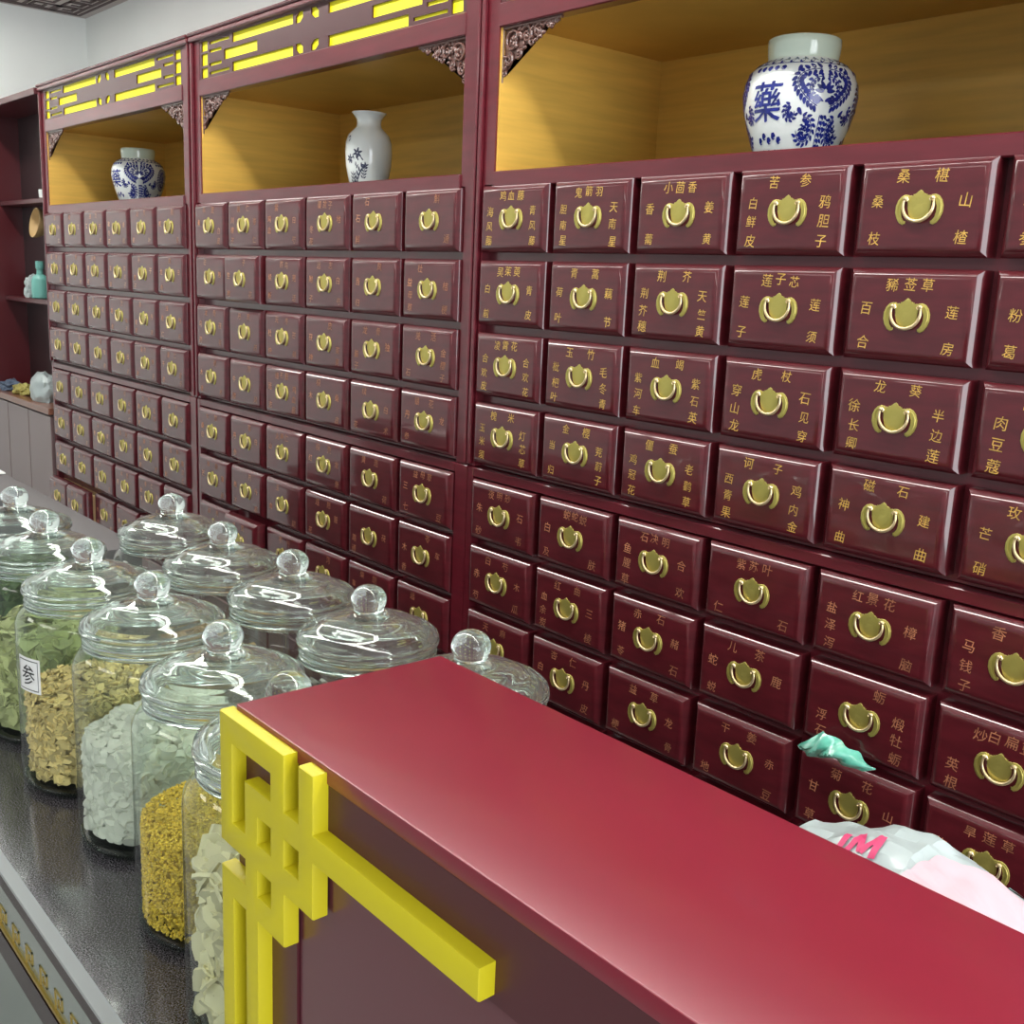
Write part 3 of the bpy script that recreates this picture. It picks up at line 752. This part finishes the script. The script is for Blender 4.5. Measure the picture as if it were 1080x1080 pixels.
# ------------------------------------------------------------------ plastic bags
from mathutils import noise
bm = bmesh.new(); nx, ny = 60, 40
def bag_h(u, w):
    # u along x 0..1, w along y 0..1
    ridge = [(0,.0),(.05,.14),(.09,.195),(.13,.222),(.2,.232),(.27,.246),(.33,.25),(.42,.232),(.55,.195),(.7,.145),(.85,.08),(1,0)]
    for (a, ha), (b, hb) in zip(ridge, ridge[1:]):
        if a <= u <= b: h = ha+(hb-ha)*(u-a)/(b-a); break
    prof = max(0, 1-abs((w-.55)/.5)**2.2)
    p = Vector((u*5.3, w*3.7, .3))
    cr = .005*noise.noise(p) + .009*(noise.voronoi(p*1.5)[0][1]-noise.voronoi(p*1.5)[0][0]-.3) + .007*(noise.voronoi(p*3.4)[0][1]-noise.voronoi(p*3.4)[0][0]-.3)
    return max(.001, h*prof**.55 + cr*min(1, prof*3)*min(1, h*14))
top = [[None]*(ny+1) for _ in range(nx+1)]; bot = [[None]*(ny+1) for _ in range(nx+1)]
for i in range(nx+1):
    for j in range(ny+1):
        u, w = i/nx, j/ny; x = 1.0+.50*u+.012*noise.noise(Vector((u*3, w*3, 7))); y = -.70+.26*w
        h = bag_h(u, w); top[i][j] = bm.verts.new((x+.10*h*(u-.4), y, CZ+h)); bot[i][j] = bm.verts.new((x, y, CZ+.0004))
for i in range(nx):
    for j in range(ny):
        bm.faces.new((top[i][j], top[i+1][j], top[i+1][j+1], top[i][j+1])); bm.faces.new((bot[i][j], bot[i][j+1], bot[i+1][j+1], bot[i+1][j]))
for i in range(nx):
    bm.faces.new((top[i][0], bot[i][0], bot[i+1][0], top[i+1][0])); bm.faces.new((top[i][ny], top[i+1][ny], bot[i+1][ny], bot[i][ny]))
for j in range(ny):
    bm.faces.new((top[0][j], top[0][j+1], bot[0][j+1], bot[0][j])); bm.faces.new((top[nx][j], bot[nx][j], bot[nx][j+1], top[nx][j+1]))
bag = empty('plastic_bag', (1.25, -.57, CZ), 'crumpled white plastic bag with pink lettering lying behind the red desk', 'bag')
bmesh.ops.translate(bm, verts=bm.verts[:], vec=(-1.25, .57, -CZ))
finish(bm, 'bag_film', M['bag'], bag, ang=16)

# green bag pinched between two drawers
bm = bmesh.new(); nu, nv = 26, 12
gv = []
for i in range(nu+1):
    u = i/nu; row = []
    for j in range(nv+1):
        w = j/nv
        tu = [(0,-.7435),(.16,-.728),(.34,-.7065),(.48,-.7085),(.62,-.713),(.78,-.7205),(.9,-.7285),(1,-.7345)]
        tl = [(0,-.7455),(.16,-.7505),(.34,-.7475),(.48,-.7395),(.62,-.7405),(.78,-.7435),(.9,-.7415),(1,-.7355)]
        def ip(t):
            for (a, ha), (b, hb) in zip(t, t[1:]):
                if a <= u <= b: return ha+(hb-ha)*(u-a)/(b-a)
            return t[-1][1]
        x = .701+.119*u + .004*math.sin(w*5)*math.sin(PI*u)
        z = ip(tu)+(ip(tl)-ip(tu))*w
        y = -.008 - .026*math.sin(PI*min(1, u*1.02))**.7*math.sin(PI*(.12+.8*w)) + .007*noise.noise(Vector((u*7+w*3, w*2.5, 1)))+.004*math.sin(u*26+w*6)*math.sin(PI*u)
        row.append(bm.verts.new((x, min(y, -.0068), Z0+z)))
    gv.append(row)
for i in range(nu):
    for j in range(nv): bm.faces.new((gv[i][j], gv[i+1][j], gv[i+1][j+1], gv[i][j+1]))
bmesh.ops.recalc_face_normals(bm, faces=bm.faces[:])
bmesh.ops.solidify(bm, geom=bm.faces[:], thickness=.0012)
tag(finish(bm, 'plastic_bag', M['teal'], ang=40), 'small pale green plastic bag caught in the gap between two drawers', 'bag')

# ------------------------------------------------------------------ shelving beside the cabinets
sh = empty('shelving_unit', (-2.95, .15, 0), 'dark red open shelving over mauve cupboard doors against the corner', 'shelving')
def sl(bm): bmesh.ops.translate(bm, verts=bm.verts[:], vec=(2.95, -.15, 0)); return bm
SX0, SX1 = -3.345, -2.56
zc = Z0-.635
bm = bmesh.new(); box(bm, SX0, SX0+.02, -.03, .45, zc, ZT-.03); finish(sl(bm), 'side_panel', M['wine'], sh)
bm = bmesh.new(); box(bm, SX0+.02, SX1, .16, .45, zc, ZT-.03); finish(sl(bm), 'back_panel', M['darkwine'], sh)
bm = bmesh.new(); box(bm, SX0, SX1, -.01, .45, ZT-.03, ZT-.008, .002); finish(sl(bm), 'top_board', M['wine'], sh)
for zq in (Z0+.115, Z0-.262):
    bm = bmesh.new(); box(bm, SX0+.02, SX1, .075, .16, zq-.009, zq+.009, .002); finish(sl(bm), 'shelf', M['wine'], sh)
bm = bmesh.new(); box(bm, SX0, SX1, -.012, .45, zc-.025, zc, .002); finish(sl(bm), 'counter_board', M['shelfbrown'], sh)
bm = bmesh.new(); box(bm, SX0, SX1, .010, .45, 0, zc-.025); finish(sl(bm), 'cupboard', M['darkwine'], sh)
for k in range(3):
    w = (SX1-SX0)/3; x = SX0+k*w
    bm = bmesh.new(); box(bm, x+.003, x+w-.003, -.006, .010, .10, zc-.032, .002); finish(sl(bm), 'cupboard_door', M['mauve'], sh)
# what stands on it
zs2 = Z0-.253
def blob(name, m, c, s, seed, amp, label, cat, flat=0):
    bm = bmesh.new(); bmesh.ops.create_icosphere(bm, subdivisions=4, radius=1)
    for v in bm.verts:
        k = 1+amp*noise.noise(v.co*2.1+Vector((seed,0,0)))+amp*.5*noise.noise(v.co*5+Vector((0,seed,0)))
        v.co = Vector((c[0]+v.co.x*s[0]*k, c[1]+v.co.y*s[1]*k, max(c[2], c[2]+s[2]*.55+v.co.z*s[2]*k)))
    return tag(finish(bm, name, m, ang=30), label, cat)
bm = bmesh.new(); lathe(bm, [(.030,0),(.034,.004),(.034,.07),(.028,.085),(.013,.095),(.012,.115),(.016,.116),(.016,.145),(0,.146)], 24, cap0=True)
tb = tag(finish(bm, 'bottle', M['tealbottle'], None, (-3.0, .118, zs2)), 'teal plastic bottle on the lower red shelf beside a white bag', 'bottle')
blob('plastic_bag', M['bag'], (-3.085, .116, zs2), (.045,.032,.055), 3, .35, 'small white bag beside the teal bottle on the red shelf', 'bag')
bm = bmesh.new(); lathe(bm, [(.0,.0),(.025,.002),(.045,.014),(.056,.035),(.058,.05),(.055,.05),(.050,.034),(.03,.012),(0,.008)], 28)
bk = tag(finish(bm, 'basket', M['tan'], None, (-2.985, .150, Z0+.03), rot=(math.radians(80),0,0)), 'tan straw basket hung on the back of the dark red shelving', 'basket')
bm = bmesh.new(); lathe(bm, [(.014,0),(.020,.006),(.022,.035),(.020,.035),(.017,.008),(0,.006)], 20, cap0=True)
tag(finish(bm, 'cup', M['porc'], None, (-2.90, .118, Z0+.124)), 'tiny white cup on the upper red shelf', 'cup')
blob('cloth_bag', M['blue'], (-3.22, .05, zc), (.075,.04,.026), 5, .4, 'folded blue cloth bag on the brown cupboard counter', 'bag')
blob('cloth_bag', M['yel'], (-3.05, .05, zc), (.08,.035,.026), 8, .4, 'folded yellowish cloth bag on the brown cupboard counter', 'bag')
blob('plastic_bag', M['bag'], (-2.80, .05, zc), (.085,.045,.072), 11, .16, 'white plastic bag on the brown cupboard counter against the drawer cabinet', 'bag')

# printing on the big white bag: thin film laid just over the crumpled surface
from mathutils.bvhtree import BVHTree
film = [o for o in bag.children if o.name.startswith('bag_film')][0]
tree = BVHTree.FromPolygons([v.co+Vector((1.25,-.57,CZ)) for v in film.data.vertices], [tuple(p.vertices) for p in film.data.polygons])
def printed(polys, m, name, label):
    bm = bmesh.new()
    for pl in polys: bm.faces.new([bm.verts.new((x, y, 0)) for x, y in pl])
    bmesh.ops.triangulate(bm, faces=bm.faces[:])
    for _ in range(4):
        ed = [e for e in bm.edges if e.calc_length() > .005]
        if ed: bmesh.ops.subdivide_edges(bm, edges=ed, cuts=1); bmesh.ops.triangulate(bm, faces=bm.faces[:])
    for v in bm.verts:
        h = tree.ray_cast(Vector((v.co.x, v.co.y, CZ+1)), Vector((0,0,-1)))
        v.co.z = (h[0].z if h[0] else CZ) + .0016
    bmesh.ops.translate(bm, verts=bm.verts[:], vec=(-1.25, .57, -CZ))
    tag(finish(bm, name, m, bag, ang=80), label)
def strokes(segs, ox, oy, sc_, w):
    out = []
    for (x0, y0), (x1, y1) in segs:
        dx, dy = x1-x0, y1-y0; l = math.hypot(dx, dy); nx_, ny_ = -dy/l*w/2, dx/l*w/2
        out.append([(ox+(x0+nx_)*sc_, oy+(y0+ny_)*sc_), (ox+(x0-nx_)*sc_, oy+(y0-ny_)*sc_), (ox+(x1-nx_)*sc_, oy+(y1-ny_)*sc_), (ox+(x1+nx_)*sc_, oy+(y1+ny_)*sc_)])
    return out
printed(strokes([((0,0),(.1,1)),((.1,1),(.5,.1)),((.5,.1),(.9,1)),((.9,1),(1,0))], 1.118, -.590, .021, .26) + strokes([((0,0),(.05,1))], 1.110, -.588, .016, .34), M['bagpink'], 'print', 'pink printed letters')
printed([[(1.165,-.600),(1.235,-.590),(1.262,-.545),(1.245,-.515),(1.20,-.520),(1.172,-.555)]], M['bagpale'], 'pale_print', 'pale pink printed patch')
printed(strokes([((0,0),(1,.3)),((.2,.5),(.9,.8)),((.5,0),(.6,1))], 1.205, -.500, .03, .2), M['tealbottle'], 'green_print', 'small green printed marks')

# ------------------------------------------------------------------ light
def led(x, y, sx, sy, m):
    f = empty('ceiling_light', (x, y, HC), 'flat white LED panel in the ceiling above the counter', 'light', 'ceiling panels')
    bm = bmesh.new(); box(bm, -sx/2, sx/2, -sy/2, sy/2, -.018, 0, .002); finish(bm, 'frame', M['ledframe'], f)
    bm = bmesh.new(); box(bm, -sx/2+.02, sx/2-.02, -sy/2+.02, sy/2-.02, -.020, -.0181); finish(bm, 'diffuser', M[m], f)
for k, x in enumerate((-2.6, -1.38, -.16, 1.06, 2.28)): led(x, -.42, 1.2, .15, 'led')
for k, x in enumerate((-2.2, -.2, 1.8)): led(x, -2.6, 1.2, .5, 'led_dim')
def area(name, loc, rot, sx, sy, p, rgb=(255,255,255)):
    l = bpy.data.lights.new(name, 'AREA'); l.shape = 'RECTANGLE'; l.size = sx; l.size_y = sy; l.energy = p; l.color = lin(rgb)[:3]
    o = bpy.data.objects.new(name, l); COL.objects.link(o); o.location = loc; o.rotation_euler = rot
area('daylight_from_shop_door', (4.5, -1.2, 1.55), (0, math.radians(90), 0), 2.3, 3.0, 140, (246,250,255))
w = bpy.data.worlds.new('daylight'); sc.world = w; w.use_nodes = True
w.node_tree.nodes['Background'].inputs[0].default_value = lin((225,232,235)); w.node_tree.nodes['Background'].inputs[1].default_value = .55

# ------------------------------------------------------------------ camera
cam = bpy.data.cameras.new('camera'); co = bpy.data.objects.new('camera', cam); COL.objects.link(co)
r = Vector((0.6490389927, 0.7595493358, 0.0428157959)); u = Vector((-0.1864810009, 0.1042806817, 0.9769085811)); d = Vector((-0.7375454035, 0.6420360939, -0.2093237490))
co.matrix_world = Matrix(((r.x,u.x,-d.x,1.505),(r.y,u.y,-d.y,-1.277),(r.z,u.z,-d.z,Z0-.112),(0,0,0,1)))
cam.sensor_width = 36; cam.lens = 1127.61/1080*36; cam.clip_start = .01
sc.camera = co
sc.view_settings.view_transform = 'Standard'; sc.view_settings.look = 'None'; sc.view_settings.gamma = 1; sc.view_settings.use_curve_mapping = False
sc.view_settings.exposure = 0.1
sc.cycles.max_bounces = 20; sc.cycles.transmission_bounces = 16; sc.cycles.transparent_max_bounces = 24; sc.cycles.glossy_bounces = 6
